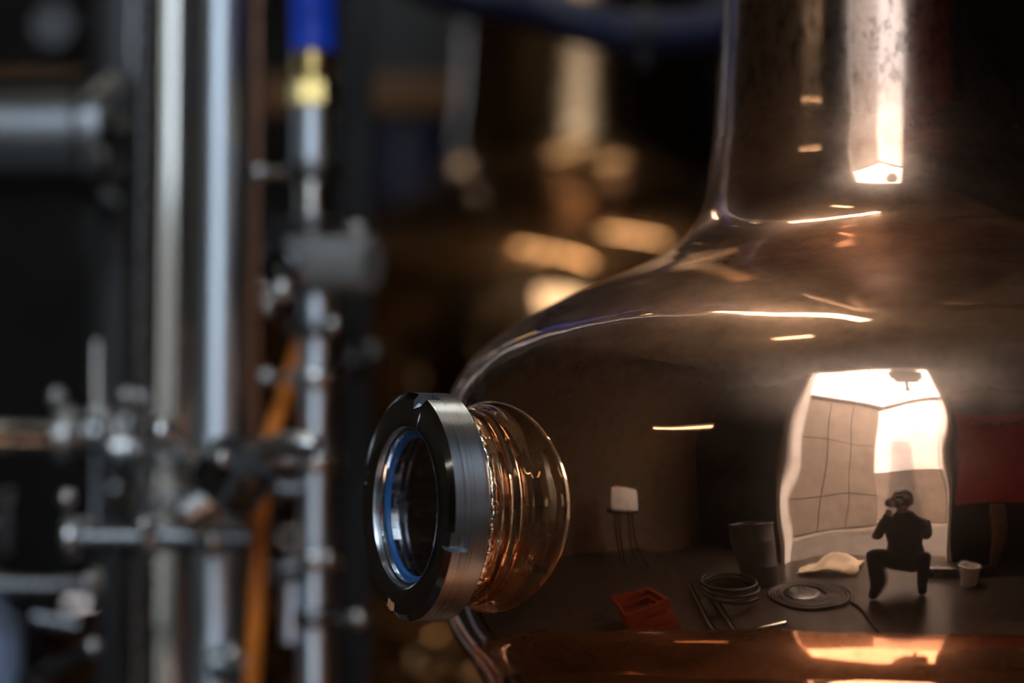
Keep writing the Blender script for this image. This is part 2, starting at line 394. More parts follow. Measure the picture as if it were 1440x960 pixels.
def make_still(name, loc, s, label, port_az, seg=256, hm='helmet', nm_='helmet'):
    t = thing(name, (loc[0], loc[1], 0), label, 'pot still', 'copper pot stills')
    Z = loc[2]
    T = Matrix.Translation((loc[0], loc[1], Z)) @ Matrix.Diagonal((s, s, s, 1))
    base = Vector((loc[0], loc[1], Z))
    def fin(mb, nm, m, par, angle=40):
        o = mb.build(nm, m, None, True, angle, origin=base); o.location = base
        o['_o'] = (0, 0, 0)
        return o
    # helmet, with a real hole cut at the sight port
    a = R(port_az); u = Vector((sin(a), -cos(a), 0)); l = Vector((cos(a), sin(a), 0))   # outward, and towards the viewer's right
    PZ = .0056; PR = .054
    hb = MB().lathe(HELM, seg, T)
    dead = []
    inv = T.inverted()
    for f in hb.bm.faces:
        c = inv @ f.calc_center_median()
        if c.dot(u) > 0 and math.hypot(c.dot(l), c.z - PZ) < PR: dead.append(f)
    bmesh.ops.delete(hb.bm, geom=dead, context='FACES')
    def put(mb, nm, m, angle=40, par=t, rot=None):
        for v in mb.bm.verts: v.co = (rot.transposed() @ (v.co - base)) if rot else v.co - base
        o = mb.build(nm, m, None, True, angle, origin=Vector((0, 0, 0)))
        if par is t: o.location = base - t.location
        o.parent = par
        if rot: o.rotation_euler = rot.to_euler()
        for k in ('_o',):
            if k in o: del o[k]
        return o
    put(hb, 'helmet', hm, 60)
    put(MB().lathe(NECK, seg // 2, T), 'neck', nm_, 60)
    # swan neck and lyne arm, above the picture
    top = T @ Vector((0, 0, .93)); q = .080 * s
    arm = spline([top, top + Vector((0, 0, .10 * s)), top + Vector((.05 * s, .03 * s, .20 * s)), top + Vector((.18 * s, .08 * s, .25 * s)), top + Vector((.5 * s, .2 * s, .22 * s)), top + Vector((.9 * s, .36 * s, .16 * s))], 8)
    put(MB().tube(arm, [q * (1 - .4 * i / (len(arm) - 1)) for i in range(len(arm))], 40), 'lyne_arm', nm_)
    put(MB().lathe([(r * 1.0, z) for r, z in POT], seg, T), 'pot_body', 'pot' if hm == 'helmet' else hm, 60)
    # steel cradle under the pot
    zl = Z - .60 * s
    fr = MB()
    fr.lathe([(.44 * s, zl - .05 * s), (.49 * s, zl - .05 * s), (.49 * s, zl + .03 * s), (.462 * s, zl + .03 * s)], 64, Matrix.Translation((loc[0], loc[1], 0)), close=True)
    put(fr, 'cradle_ring', 'dsteel')
    for k in range(4):
        b = R(45 + 90 * k); c = Vector((loc[0] + .46 * s * cos(b), loc[1] + .46 * s * sin(b), 0))
        put(MB().cyl(c, c + Vector((0, 0, zl)), .028 * s, 20).cyl(c, c + Vector((0, 0, .012)), .055 * s, 24), 'leg', 'dsteel')
    # ---- sight port: copper stub > weld bead, nut, glass, gasket
    P = Matrix(((l.x, 0, u.x, 0), (l.y, 0, u.y, 0), (0, 1, 0, PZ), (0, 0, 0, 1)))        # local (l, z, u)
    P = T @ P
    def surf(rad, off, wd=1.):         # ring that lies on the belly, wd times wider than tall
        def f(ang):
            x, y = rad * wd * cos(ang), rad * sin(ang)
            rr = helm_r(PZ + y) + off
            return math.sqrt(max(rr * rr - x * x, 1e-6))
        return f
    sb = MB(); seg2 = 160
    rings = []
    for rad, off, wd in ((.0655, -.0012, 1.52), (.0652, .0008, 1.51), (.0645, .0016, 1.49), (.0638, .0020, 1.44), (.0632, .0022, 1.38), (.0626, .0026, 1.33), (.0618, .0040, 1.29)):
        f = surf(rad, off, wd); rings.append([(rad * wd * cos(2 * pi * k / seg2), rad * sin(2 * pi * k / seg2), f(2 * pi * k / seg2)) for k in range(seg2)])
    f0 = surf(.0612, .0050, 1.27)
    # hammered, uneven ribs between the flange and the nut
    nr = 30; ue = .3290
    for i in range(nr):
        tt = i / (nr - 1)
        for_r = []
        rad0 = .0612 - .0030 * min(1, tt * 1.6) + .0005 * sin(tt * 31) + .0004 * sin(tt * 57 + 1)
        wd = 1.27 - .27 * min(1, tt * 1.35) ** .8
        for k in range(seg2):
            ang = 2 * pi * k / seg2
            rad = rad0 + .0007 * mnoise.noise(Vector((cos(ang) * 2.2, sin(ang) * 2.2, tt * 5)))
            uu = f0(ang) * (1 - tt) + ue * tt
            for_r.append((rad * wd * cos(ang), rad * sin(ang), uu))
        rings.append(for_r)
    for rad, uu in ((.0515, ue + .001), (.0505, ue - .006), (.0505, .26), (.0505, .20)):
        rings.append([(rad * cos(2 * pi * k / seg2), rad * sin(2 * pi * k / seg2), uu) for k in range(seg2)])
    rows = [[sb.bm.verts.new(P @ Vector(p)) for p in rg] for rg in rings]
    for ra, rb in zip(rows, rows[1:]):
        for k in range(seg2): sb.bm.faces.new((ra[k], ra[(k + 1) % seg2], rb[(k + 1) % seg2], rb[k]))
    stub = put(sb, 'port_stub', 'stub', 50)
    # weld bead: lumpy silver ring
    wb = MB(); rr_ = random.Random(3); rows = []
    nseg = 220
    for k in range(nseg):
        ang = 2 * pi * k / nseg; row = []
        lump = .0019 + .0012 * mnoise.noise(Vector((k * .55, 1.3, 0))) + .0004 * rr_.random()
        uu = f0(ang) * .25 + ue * .75 + .0012 * mnoise.noise(Vector((k * .3, 7, 0)))
        for j in range(8):
            b = 2 * pi * j / 8; rd = .0588 + lump * cos(b)
            row.append(wb.bm.verts.new(P @ Vector((rd * cos(ang), rd * sin(ang), uu + lump * 1.2 * sin(b)))))
        rows.append(row)
    for k in range(nseg):
        ra, rb = rows[k], rows[(k + 1) % nseg]
        for j in range(8): wb.bm.faces.new((ra[j], ra[(j + 1) % 8], rb[(j + 1) % 8], rb[j]))
    put(wb, 'weld_bead', 'weld', 60, stub)
    # union nut with four spanner slots
    RN = .0694; U0, U1 = .3290, .3550; ch = .0030
    notch = [R(72), R(-18), R(-108), R(162)]; hw = R(4.6); eps = R(.25)
    angs = [2 * pi * k / 160 for k in range(160)]
    for n_ in notch: angs += [n_ - hw - eps, n_ - hw, n_ + hw, n_ + hw + eps]
    angs = sorted({round(x % (2 * pi), 5) for x in angs})
    def innotch(x): return any(abs((x - n_ + pi) % (2 * pi) - pi) <= hw + 1e-4 for n_ in notch)
    prof = [(.0530, U0, 0), (RN - .0012, U0, 0), (RN, U0 + .0012, 0), (RN, U1 - .0125, 0), (RN, U1 - .0124, 1), (RN, U1 - ch, 1), (RN - ch * 1.3, U1, 1), (.0512, U1 + .0006, 0), (.0490, U1 - .0002, 0), (.0482, U1 - .0016, 0), (.0482, U1 - .0075, 0), (.0530, U1 - .0076, 0)]
    nb = MB(); rows = []
    for rad, uu, nf in prof:
        rows.append([nb.bm.verts.new(P @ Vector(((rad - (.0050 if nf and innotch(x) else 0)) * cos(x), (rad - (.0050 if nf and innotch(x) else 0)) * sin(x), uu))) for x in angs])
    n = len(angs)
    for i in range(len(rows)):
        ra, rb = rows[i], rows[(i + 1) % len(rows)]
        for k in range(n): nb.bm.faces.new((ra[k], ra[(k + 1) % n], rb[(k + 1) % n], rb[k]))
    no = put(nb, 'union_nut', 'nut', 28, stub, Matrix(((l.x, 0, u.x), (l.y, 0, u.y), (0, 1, 0))) @ Matrix(((1, 0, 0), (0, 1, 0), (0, 0, 1))))
    no.data.materials.append(M['nutshade'])
    for f in no.data.polygons:
        if abs(f.normal.z) > .6: f.material_index = 1
    put(MB().lathe([(.0481, U1 - .0035), (.0462, U1 - .0042), (.0455, U1 - .0062), (.0455, U1 - .0085), (.0481, U1 - .0085)], 128, P, close=True), 'liner_ring', 'ring', 28, stub)
    put(MB().lathe([(.0455, U1 - .0063), (.0432, U1 - .0070), (.0425, U1 - .0090), (.0425, U1 - .0125), (.0455, U1 - .0125)], 128, P, close=True), 'gasket', 'gasket', 28, stub)
    put(MB().lathe([(0, U1 - .0095), (.0424, U1 - .0095), (.0424, U1 - .0170), (0, U1 - .0170)], 96, P), 'glass_disc', 'glass', 28, stub)
    put(MB().lathe([(.0424, U1 - .0126), (.0505, U1 - .0126), (.0505, U0 - .004), (.0430, U0 - .004)], 96, P, close=True), 'inner_sleeve', 'stub', 28, stub)
    return t

A1 = (0.2533, 1.63, EYE)
make_still('copper_still', A1, 1.0, 'polished copper pot still in front, with a round steel-rimmed sight glass', -64)
A2 = ((822 - 720) / 3400 * 3.0, 3.0, EYE + .15)
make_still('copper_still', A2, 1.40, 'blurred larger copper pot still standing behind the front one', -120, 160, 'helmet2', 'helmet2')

# ------------------------------------------------------------------ pipework on the left
def clamp(par, c, axis, r, nm='clamp', m='fit', wing=None):
    """a hinged tri-clamp: two ribs and a wing nut"""
    c = Vector(c); ax = Vector(axis).normalized(); o = r * .28 + .004
    mt = Matrix.Translation(c) @ ax.to_track_quat('Z', 'Y').to_matrix().to_4x4()
    h = r * .22 + .004
    cl = MB().lathe([(r * 1.0, -h), (r + o * .7, -h), (r + o, -h * .6), (r + o, h * .6), (r + o * .7, h), (r * 1.0, h)], 40, mt, close=True)
    p = cl.build(nm, m, par)
    wv = Vector(wing) if wing else ax.orthogonal()
    wv = wv.normalized(); e = c + wv * (r + o)
    s = MB().cyl(e - wv * .003, e + wv * .018, .0035, 12).sphere(e + wv * .021, .0075, 16, 10)
    s.build('wing_nut', 'fit', p)
    return p
def top_thing(name, base, label, cat, group=None): return thing(name, base, label, cat, group)

def vpipe(name, x, Y, rpx, z0, z1, m, label, cat='pipe', clamps=(), group='upright steel pipes'):
    c = at(x, 725, Y); r = px(rpx, Y)
    t = thing(name, (c.x, c.y, z0), label, cat, group)
    MB().pipe((c.x, c.y, z0), (c.x, c.y, z1), r, .002, 48).build('pipe', m, t)
    for yy, wing in clamps:
        clamp(t, (c.x, c.y, at(x, yy, Y).z), (0, 0, 1), r, wing=wing)
    MB().cyl((c.x, c.y, z0), (c.x, c.y, z0 + .012), r * 1.7, 40, bev=.002).build('floor_flange', 'fit', t)
    return t
vpipe('steel_pipe', 238, 2.17, 60, 0, 2.9, 'pipe', 'thick mirror-bright upright steel pipe right of the dark post', clamps=[(640, (-.3, -1, 0)), (700, (.2, -1, 0))])
vpipe('steel_pipe', 306, 2.05, 43, 0, 2.9, 'satin', 'upright steel pipe in front with satin bluish-white finish', clamps=[(640, (.5, -1, 0)), (708, (-.6, -1, 0))])
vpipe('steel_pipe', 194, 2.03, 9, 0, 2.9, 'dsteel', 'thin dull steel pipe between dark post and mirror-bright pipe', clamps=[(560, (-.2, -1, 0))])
c = at(158, 725, 2.33)
tag(MB().box((c.x - .012, c.y - .012, 0), (c.x + .012, c.y + .012, 2.9), bev=.002).build('frame_post', 'greypost'), 'dark square steel post left of the upright pipes', 'post', 'frame posts')
c = at(497, 725, 2.16)
tag(MB().box((c.x - .015, c.y - .015, 0), (c.x + .015, c.y + .015, 2.9), bev=.002).build('frame_post', 'blackgloss'), 'black square post right of the pipe fed by the blue hose', 'post', 'frame posts')
c = at(356, 725, 2.13)
ct = thing('copper_tube', (c.x, c.y, 0), 'thin upright copper tube right of the bluish-white steel pipe', 'tube')
MB().pipe((c.x, c.y, 0), (c.x, c.y, 2.9), px(8, 2.10), .001, 20).build('tube', 'ctube', ct)
MB().cyl((c.x, c.y, 0), (c.x, c.y, .01), .02, 24).build('floor_flange', 'ctube', ct)

def hpipe(name, x0, x1, y0, y1, Y0, Y1, rpx, m, label, clamps=(), cat='pipe', group='level steel pipes', endcap=None):
    a, b = at(x0, y0, Y0), at(x1, y1, Y1); r = px(rpx, (Y0 + Y1) / 2)
    t = thing(name, (a + b) / 2, label, cat, group)
    MB().pipe(a, b, r, .002, 40).build('pipe', m, t)
    for f, wing in clamps: clamp(t, a + (b - a) * f, b - a, r, wing=wing)
    return t, a, b, r
hpipe('steel_pipe', -260, 108, 607, 616, 1.98, 2.06, 23, 'pipe', 'level bright steel pipe at left, joined to a clamped tee', clamps=[(.94, (0, -.6, .8))])
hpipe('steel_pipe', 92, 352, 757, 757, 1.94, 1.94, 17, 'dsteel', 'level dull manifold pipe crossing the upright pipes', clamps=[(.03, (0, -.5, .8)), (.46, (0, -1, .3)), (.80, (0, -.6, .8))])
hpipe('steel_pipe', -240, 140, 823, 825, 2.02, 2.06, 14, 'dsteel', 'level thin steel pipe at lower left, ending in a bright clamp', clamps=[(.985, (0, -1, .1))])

# clamped tee with a thin riser (x 136)
c = at(137, 610, 2.08)
tt = thing('pipe_tee', c, 'clamped steel tee with thin riser where left pipe ends', 'pipe fitting', 'pipe fittings')
MB().cyl(c + Vector((-.012, 0, 0)), c + Vector((.030, 0, 0)), px(24, 2.08), 32, bev=.002).sphere(c, px(27, 2.08)).build('tee_body', 'fit', tt)
MB().cyl(at(137, 590, 2.08), at(136, 480, 2.08), px(12, 2.08), 24, r1=px(7, 2.08)).build('riser', 'pipe', tt)
clamp(tt, at(137, 585, 2.08), (0, 0, 1), px(13, 2.08), wing=(-.7, -1, 0))
clamp(tt, at(152, 611, 2.07), (1, 0, 0), px(20, 2.07), wing=(0, -1, .3))
MB().cyl(at(135, 630, 2.08), at(134, 742, 2.05), px(8, 2.08), 20).build('drop_leg', 'dsteel', tt)
MB().sphere(at(120, 736, 2.02), px(8, 2.02)).build('bleed_screw', 'fit', tt)
# small valve right of it
c = at(178, 632, 2.06)
tag(MB().cyl(c + Vector((-.012, 0, 0)), c + Vector((.016, 0, 0)), .014, 24, bev=.002).sphere(at(190, 632, 2.03), .0075).cyl(at(178, 632, 2.06), at(178, 598, 2.06), .005, 14).sphere(at(178, 594, 2.06), .008).build('needle_valve', 'fit'),
    'small steel needle valve in front of the thin dull pipe', 'valve', 'valves on the pipework')

# big butterfly valve between the widest pipe and the hose pipe (y 620-720)
c = at(330, 668, 1.90)
bv = thing('butterfly_valve', c, 'dark butterfly valve with grip lever in front of the bluish-white pipe', 'valve', 'valves on the pipework')
ax = Vector((.55, -.35, .75)).normalized()
MB().cyl(c - ax * .018, c + ax * .018, .030, 40, bev=.003).build('valve_body', 'dsteel', bv)
MB().cyl(c + Vector((-.03, -.01, .012)), c + Vector((-.052, -.016, .03)), .009, 16).sphere(c + Vector((-.055, -.017, .033)), .0125).build('stem_cap', 'fit', bv)
lv = MB().tube(spline([c + Vector((.012, -.02, .018)), c + Vector((.03, -.03, .020)), c + Vector((.050, -.038, .024)), c + Vector((.066, -.042, .020))], 6), [.006 + .004 * min(1, i / 8) for i in range(19)], 14)
lv.build('lever', 'fit', bv)
MB().sphere(c + Vector((-.006, -.034, .012)), .0075).build('bolt_head', 'fit', bv)
MB().cyl(c + Vector((-.04, .0, -.03)), c + Vector((-.01, 0, -.012)), .016, 24, bev=.002).build('lower_collar', 'fit', bv)

# hose pipe run (x 437)
YR = 2.0
bx = at(437, 725, YR); 
rp = thing('hose_standpipe', (bx.x, bx.y, 0), 'upright clamped steel standpipe under the blue hose, with a grey side tee', 'pipe')
def zz(y): return at(437, y, YR).z
rr = px(26, YR)
MB().pipe((bx.x, bx.y, zz(335)), (bx.x, bx.y, zz(150)), rr * .95, .002, 40).build('upper_pipe', 'pipe', rp)
MB().pipe((bx.x + .004, bx.y, 0), (bx.x + .004, bx.y, zz(405)), rr * .92, .002, 40).build('lower_pipe', 'satin', rp)
MB().cyl((bx.x, bx.y, zz(152)), (bx.x, bx.y, zz(232)), rr * 1.15, 40, bev=.002).build('hose_tail', 'satin', rp)
clamp(rp, (bx.x, bx.y, zz(243)), (0, 0, 1), rr * 1.05, wing=(-1, -.35, -.05), m='dsteel')
clamp(rp, (bx.x, bx.y, zz(318)), (0, 0, 1), rr, wing=(.8, .6, 0), m='dsteel')
tc = at(440, 372, YR)
MB().cyl(at(405, 372, YR), at(525, 372, YR - .03), px(41, YR), 48, bev=.004).build('side_tee', 'teegrey', rp)
MB().cyl(at(392, 384, YR - .02), at(408, 378, YR - .01), px(40, YR), 40, bev=.003).build('side_flange', 'dsteel', rp)
MB().sphere(at(397, 408, YR - .06), .009, 16, 10, (1, .8, 1)).build('flange_bolt', 'fit', rp)
for yy, wg in ((462, (.4, -1, 0)), (532, (-1, -.5, 0)), (648, (-.55, -1, 0)), (785, (.3, -1, 0)), (868, (.8, -.5, 0))):
    clamp(rp, (bx.x + .004, bx.y, zz(yy)), (0, 0, 1), rr * .95, wing=wg, m='dsteel' if yy in (462, 868) else 'fit')
MB().cyl((bx.x + .004, bx.y, 0), (bx.x + .004, bx.y, .012), rr * 1.8, 40, bev=.002).build('floor_flange', 'fit', rp)
# tri-clamp tee sideways with dim caps (y 690-760)
MB().cyl(at(390, 688, 1.99), at(430, 690, 1.99), px(16, 2), 32, bev=.002).build('branch', 'dsteel', rp)
MB().cyl(at(395, 800, 1.99), at(425, 798, 1.99), px(20, 2), 32, bev=.002).build('branch', 'dsteel', rp)
MB().cyl(at(410, 815, 1.99), at(408, 905, 1.99), px(12, 2), 24, bev=.002).build('drain_leg', 'satin', rp)

hz = zz(75)
bh = thing('blue_hose', (bx.x, bx.y, zz(150)), 'bright blue hose with a brass collar on top of the standpipe', 'hose')
MB().tube(spline([(bx.x, bx.y, zz(74)), (bx.x, bx.y, zz(40)), (bx.x - .002, bx.y, zz(-60)), (bx.x - .01, bx.y + .03, zz(-300)), (bx.x - .03, bx.y + .25, zz(-800)), (bx.x - .05, bx.y + .6, 3.0)], 10), px(33, YR), 32).build('hose', 'bluehose', bh)
def hexr(r, z, a, i): return r / max(cos((a % (pi / 3)) - pi / 6), .1) * .93 if i in (1, 2) else r
bc = MB().lathe([(0, zz(150)), (px(33, YR), zz(149)), (px(33, YR), zz(118)), (px(27, YR), zz(116)), (px(27, YR), zz(106)), (px(31, YR), zz(104)), (px(31, YR), zz(76)), (px(28, YR), zz(73)), (0, zz(72))], 48, Matrix.Translation((bx.x, bx.y, 0)), rfun=hexr)
bc.build('brass_collar', 'brass', bh, angle=25)

# orange hose, hanging and passing behind the valve
oh = spline([at(450, 400, 2.10), at(425, 478, 2.06), at(404, 550, 2.03), at(384, 606, 2.0), at(370, 680, 1.99), at(364, 760, 1.985), at(360, 860, 1.98), at(354, 960, 1.98), at(352, 1100, 1.98), at(360, 1500, 1.98), at(380, 2260, 1.98)], 8)
tag(MB().tube(oh, px(11.5, 2.03), 20).build('orange_hose', 'orange'), 'thin orange hose running down past the butterfly valve', 'hose')
# small dark relief valve right of black post
c = at(522, 520, 2.12)
tag(MB().cyl(c, c + Vector((0, 0, .022)), .014, 24, bev=.002).sphere(at(524, 503, 2.1), .008).cyl(c + Vector((-.02, 0, .008)), c + Vector((0, 0, .008)), .006, 16).build('relief_valve', 'dsteel'),
    'small dark relief valve on the black post above the sight glass', 'valve', 'valves on the pipework')

# round pressure gauge pair / fittings at foot right
c = at(330, 935, 2.0)
dv = thing('drain_valve', c, 'small dark drain valve low beside the orange hose', 'valve', 'valves on the pipework')
MB().cyl(c + Vector((-.02, 0, 0)), c + Vector((.02, 0, 0)), .014, 28, bev=.002).build('valve_body', 'dsteel', dv)
MB().sphere(at(326, 920, 1.97), .0085).build('bonnet', 'fit', dv)
MB().cyl(c + Vector((0, 0, .01)), c + Vector((.012, -.01, .05)), .004, 12).build('lever', 'dsteel', dv)

# left: horizontal tank with rim
a, b = at(-420, 196, 2.24), at(134, 196, 2.24); r = px(82, 2.24)
tk = thing('steel_tank', (a + b) / 2, 'level dark steel condenser shell at upper left, with a rim flange', 'tank')
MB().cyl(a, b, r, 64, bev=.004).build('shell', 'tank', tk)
MB().lathe([(r, -.012), (r * 1.10, -.012), (r * 1.12, -.006), (r * 1.12, .006), (r * 1.10, .012), (0, .012)], 64, Matrix.Translation(b) @ Vector((1, 0, 0)).to_track_quat('Z', 'Y').to_matrix().to_4x4()).build('rim_flange', 'dsteel', tk)
for k in range(8):
    g = b + Vector((.012, r * 1.05 * cos(k * pi / 4 + .4), r * 1.05 * sin(k * pi / 4 + .4)))
    MB().cyl(g, g + Vector((.007, 0, 0)), .005, 6).build('bolt', 'fit', tk)
for dx_ in (.06, .2):
    MB().box((a.x + dx_ - .01, a.y - .02, 0), (a.x + dx_ + .01, a.y + .02, a.z - r * .97)).build('leg', 'dsteel', tk)
# lower left: lever valve and grey container
c = at(95, 925, 2.0)
lv = thing('lever_valve', c, 'grey slanted lever valve at the lower left corner', 'valve', 'valves on the pipework')
MB().tube([at(45, 952, 2.0), at(90, 932, 1.99), at(132, 908, 1.98)], px(10, 2), 14).build('lever', 'dsteel', lv)
MB().sphere(at(130, 910, 1.97), px(12, 2)).build('lever_cap', 'fit', lv)
MB().cyl(at(50, 990, 2.02), at(50, 945, 2.02), px(26, 2), 24, bev=.002).build('valve_body', 'dsteel', lv)
MB().cyl(at(48, 868, 2.06), at(110, 880, 2.06), px(12, 2), 20).build('side_pipe', 'dsteel', lv)
c = at(-12, 960, 2.1)
jg = thing('plastic_canister', (c.x, c.y, 0), 'pale blue-grey plastic canister at the bottom left edge', 'canister')
rc = px(42, 2.1); zt = at(0, 848, 2.1).z
MB().lathe([(0, .55), (rc * .95, .55), (rc, .56), (rc, zt - .03), (rc * .85, zt - .012), (rc * .4, zt - .004), (rc * .4, zt + .006), (0, zt + .006)], 36, Matrix.Translation((c.x, c.y, 0))).build('canister_body', simple('blue_grey_plastic', (.20, .25, .36), .45, 0, .1, 6), jg)
MB().cyl((c.x, c.y, zt + .006), (c.x, c.y, zt + .026), rc * .46, 28, bev=.002).build('screw_cap', 'dsteel', jg)
st = thing('steel_stand', (c.x, c.y, 0), 'small steel stand under the pale blue-grey canister', 'stand')
MB().box((c.x - .06, c.y - .05, .53), (c.x + .06, c.y + .05, .55)).build('top_plate', 'dsteel', st)
for sx in (-1, 1):
    for sy in (-1, 1): MB().box((c.x + sx * .05 - .008, c.y + sy * .04 - .008, 0), (c.x + sx * .05 + .008, c.y + sy * .04 + .008, .53)).build('leg', 'dsteel', st)
c = at(8, 735, 2.2)
tag(MB().cyl(c + Vector((0, 0, -.03)), c + Vector((0, 0, .03)), px(15, 2.2), 24, bev=.003).cyl(c + Vector((-.3, 0, 0)), c, px(9, 2.2), 20).build('blanked_pipe', 'dsteel'), 'dim steel pipe cap at the left edge below the bright level pipe', 'pipe fitting', 'pipe fittings')

# ------------------------------------------------------------------ dim background
def board(name, x0, x1, y0, y1, Y, m, label, cat, th=.04, group=None):
    a, b = at(x0, y1, Y), at(x1, y0, Y)
    return tag(MB().box((a.x, Y, a.z), (b.x, Y + th, b.z), bev=.004).build(name, m), label, cat, group)
board('wall_board', 508, 650, -160, 121, 4.35, 'greyboard', 'dark grey board hung above the timber rail', 'board')
a, b = at(-300, 110, 4.3), at(650, 138, 4.3)
tag(MB().box((-2.2, 4.3, at(0, 150, 4.3).z), (.1, 4.36, at(0, 112, 4.3).z), Matrix(), .004).build('timber_rail', 'rail'), 'long brown timber rail behind the pipes and second still', 'rail')
for x in (-1.9, .0):
    pass
rk = thing('storage_rack', (-.1, 4.2, 0), 'dark steel rack behind the second still, carrying the navy drum', 'rack')
sh = at(570, 330, 4.05).z - .02
for x in (-.62, .12):
    for y in (3.75, 4.25): MB().box((x - .02, y - .02, 0), (x + .02, y + .02, 3.2)).build('post', 'black', rk)
for z in (.5, sh): MB().box((-.66, 3.72, z - .032), (.16, 4.27, z - .001)).build('shelf', 'black', rk)
c = at(570, 330, 4.0); rd = px(75, 4.0)
dm = thing('navy_drum', (c.x, c.y, sh), 'navy blue plastic drum on the rack left of second still neck', 'drum')
zt = at(570, 185, 4.0).z; zb = sh
MB().lathe([(0, zb), (rd * .95, zb), (rd, zb + .01), (rd, zb + (zt - zb) * .33), (rd * 1.03, zb + (zt - zb) * .35), (rd * 1.03, zb + (zt - zb) * .38), (rd, zb + (zt - zb) * .4), (rd, zt - .02), (rd * .93, zt), (0, zt)], 48, Matrix.Translation((c.x, c.y, 0))).build('drum_body', 'navy', dm)
MB().cyl((c.x + rd * .5, c.y, zt), (c.x + rd * .5, c.y, zt + .012), .025, 20).build('bung', 'black', dm)
# navy hose slung across the top, in front of the second still
nh = spline([at(520, -60, 2.35), at(640, -10, 2.33), at(720, 2, 2.32), at(800, 26, 2.3), at(880, 47, 2.3), at(960, 46, 2.3), at(1040, 30, 2.3), at(1150, -30, 2.35), at(1300, -160, 2.4)], 10)
tag(MB().tube(nh, px(33, 2.3), 28).build('navy_hose', 'navy'), 'thick navy hose slung across the second still near the top edge', 'hose')
c = at(905, 72, 2.26)
tag(MB().lathe([(px(34, 2.3), -.008), (px(37, 2.3), -.008), (px(37, 2.3), .008), (px(34, 2.3), .008)], 40, Matrix.Translation(at(906, 44, 2.3)) @ Vector((1, 0, -.03)).to_track_quat('Z', 'Y').to_matrix().to_4x4(), close=True).cyl(c + Vector((0, -.006, .004)), c + Vector((0, -.006, -.018)), .006, 12).build('hose_clip', 'blackgloss'), 'small steel clip round the navy hose', 'clip')
a, b = at(598, -6, 3.9), at(690, -8, 3.9)
tag(MB().box((a.x, 3.88, a.z), (b.x, 3.96, a.z + .10), bev=.006).build('light_fixture', simple('lilac_grey_paint', (.42, .42, .52), .5, 0, .1, 5)), 'pale lilac-grey box at top edge left of second still neck', 'box')  # edge of a light fixture, built as an unlit lilac-grey box
c = at(75, 35, 3.6)
tag(MB().cyl(c, c + Vector((0, .08, 0)), px(26, 3.6), 32, bev=.006).cyl(c + Vector((0, .08, 0)), c + Vector((0, .68, 0)), .012, 12).build('round_cap', 'dsteel'), 'dim round steel cap in the dark at the upper left', 'cap')
for k, (x, y, s_) in enumerate(((895, 4, 18), (945, -2, 22), (990, 5, 18))):
    c = at(x, y, 3.55)
    tag(MB().cyl(c + Vector((0, 0, 0)), c + Vector((0, .01, .09)), px(s_, 3.5), 24, bev=.004).cyl(c + Vector((0, 0, .09)), c + Vector((0, 0, .13)), px(s_ * .5, 3.5), 20, bev=.003).build('glass_flask', simple('pale_green_glaze_%d' % k, (.35, .42, .30), .25, 0, .1, 5)),
        ('pale green bottle at top edge, leftmost of three', 'pale green bottle at top edge, middle of three', 'pale green bottle at top edge, nearest the front neck')[k], 'bottle', 'bottles at the top edge')
c = at(945, 30, 3.55)
tag(MB().box((c.x - .15, 3.42, c.z - .03), (c.x + .6, 3.72, at(905, 4, 3.55).z - .001)).build('bottle_shelf', 'black'), 'black shelf under the pale green bottles', 'shelf')

# ------------------------------------------------------------------ behind the camera: what the copper mirrors
def tube_light(p, q, label, mat='tubelight'):
    p, q = Vector(p), Vector(q); d = (q - p).normalized(); mid = (p + q) / 2
    t = thing('tube_light', mid, label, 'lamp', 'fluorescent tube lamps')
    mt = Matrix.Translation(mid) @ d.to_track_quat('X', 'Z').to_matrix().to_4x4(); L = (q - p).length / 2
    MB().box((-L, -.03, .02), (L, .03, .07), mt, .004).build('batten', 'batten', t)
    MB().box((-L, -.035, -.02), (L, .035, .02), mt, .012).build('tube', mat, t)
    for e in (p, q):
        s_ = e + (mid - e) * .12
        MB().cyl(s_ + Vector((0, 0, .07)), (s_.x, s_.y, HZ), .004, 8).build('hanger', 'dsteel', t)
LZ = EYE + 2.2
tube_light((-.44, 2.51, LZ), (.12, 1.55, LZ), 'lit tube lamp hanging over the front still')
tube_light((.16, 3.10, LZ), (.62, 2.80, LZ), 'short lit tube lamp hanging behind the front still')
tube_light((-3.86, -.2, EYE + 1.75), (-3.1, -1.1, EYE + 1.75), 'lit tube lamp hanging by the left wall near the yard door', 'tubedim')
tube_light((-2.02, 5.84, LZ), (-1.55, 4.66, LZ), 'lit tube lamp hanging over the back of the hall')

ld = thing('added_ceiling_lamp', (-1.2, 1.0, 5.9), 'unseen box lamp added on the ceiling for highlights by the front neck', 'lamp')  # box lamp added to draw fine highlight lines around the front neck
MB().box((-1.45, .90, 5.93), (-.85, 1.10, 6.0), bev=.006).build('housing', 'batten', ld)
MB().box((-1.42, .92, 5.905), (-.88, 1.08, 5.935), bev=.006).build('diffuser', 'addedlight', ld)
# red panel and post right of the door
rdp = thing('red_panel', (1.55, DY + .03, EYE), 'large dark red panel on the wall right of the yard door', 'panel')
MB().box((DX1 + .06, DY + .003, EYE - .03), (2.5, DY + .05, EYE + 1.65), bev=.01).build('face', 'red', rdp)
MB().box((DX1 + .25, DY + .05, EYE + 1.40), (DX1 + .85, DY + .062, EYE + 1.44), bev=.002).build('handle_bar', 'fit', rdp)
tag(MB().box((1.02, DY + .06, 0), (1.14, DY + .16, EYE - .05), bev=.006).build('timber_post', 'wood'), 'short orange-brown timber post under the red panel', 'post')

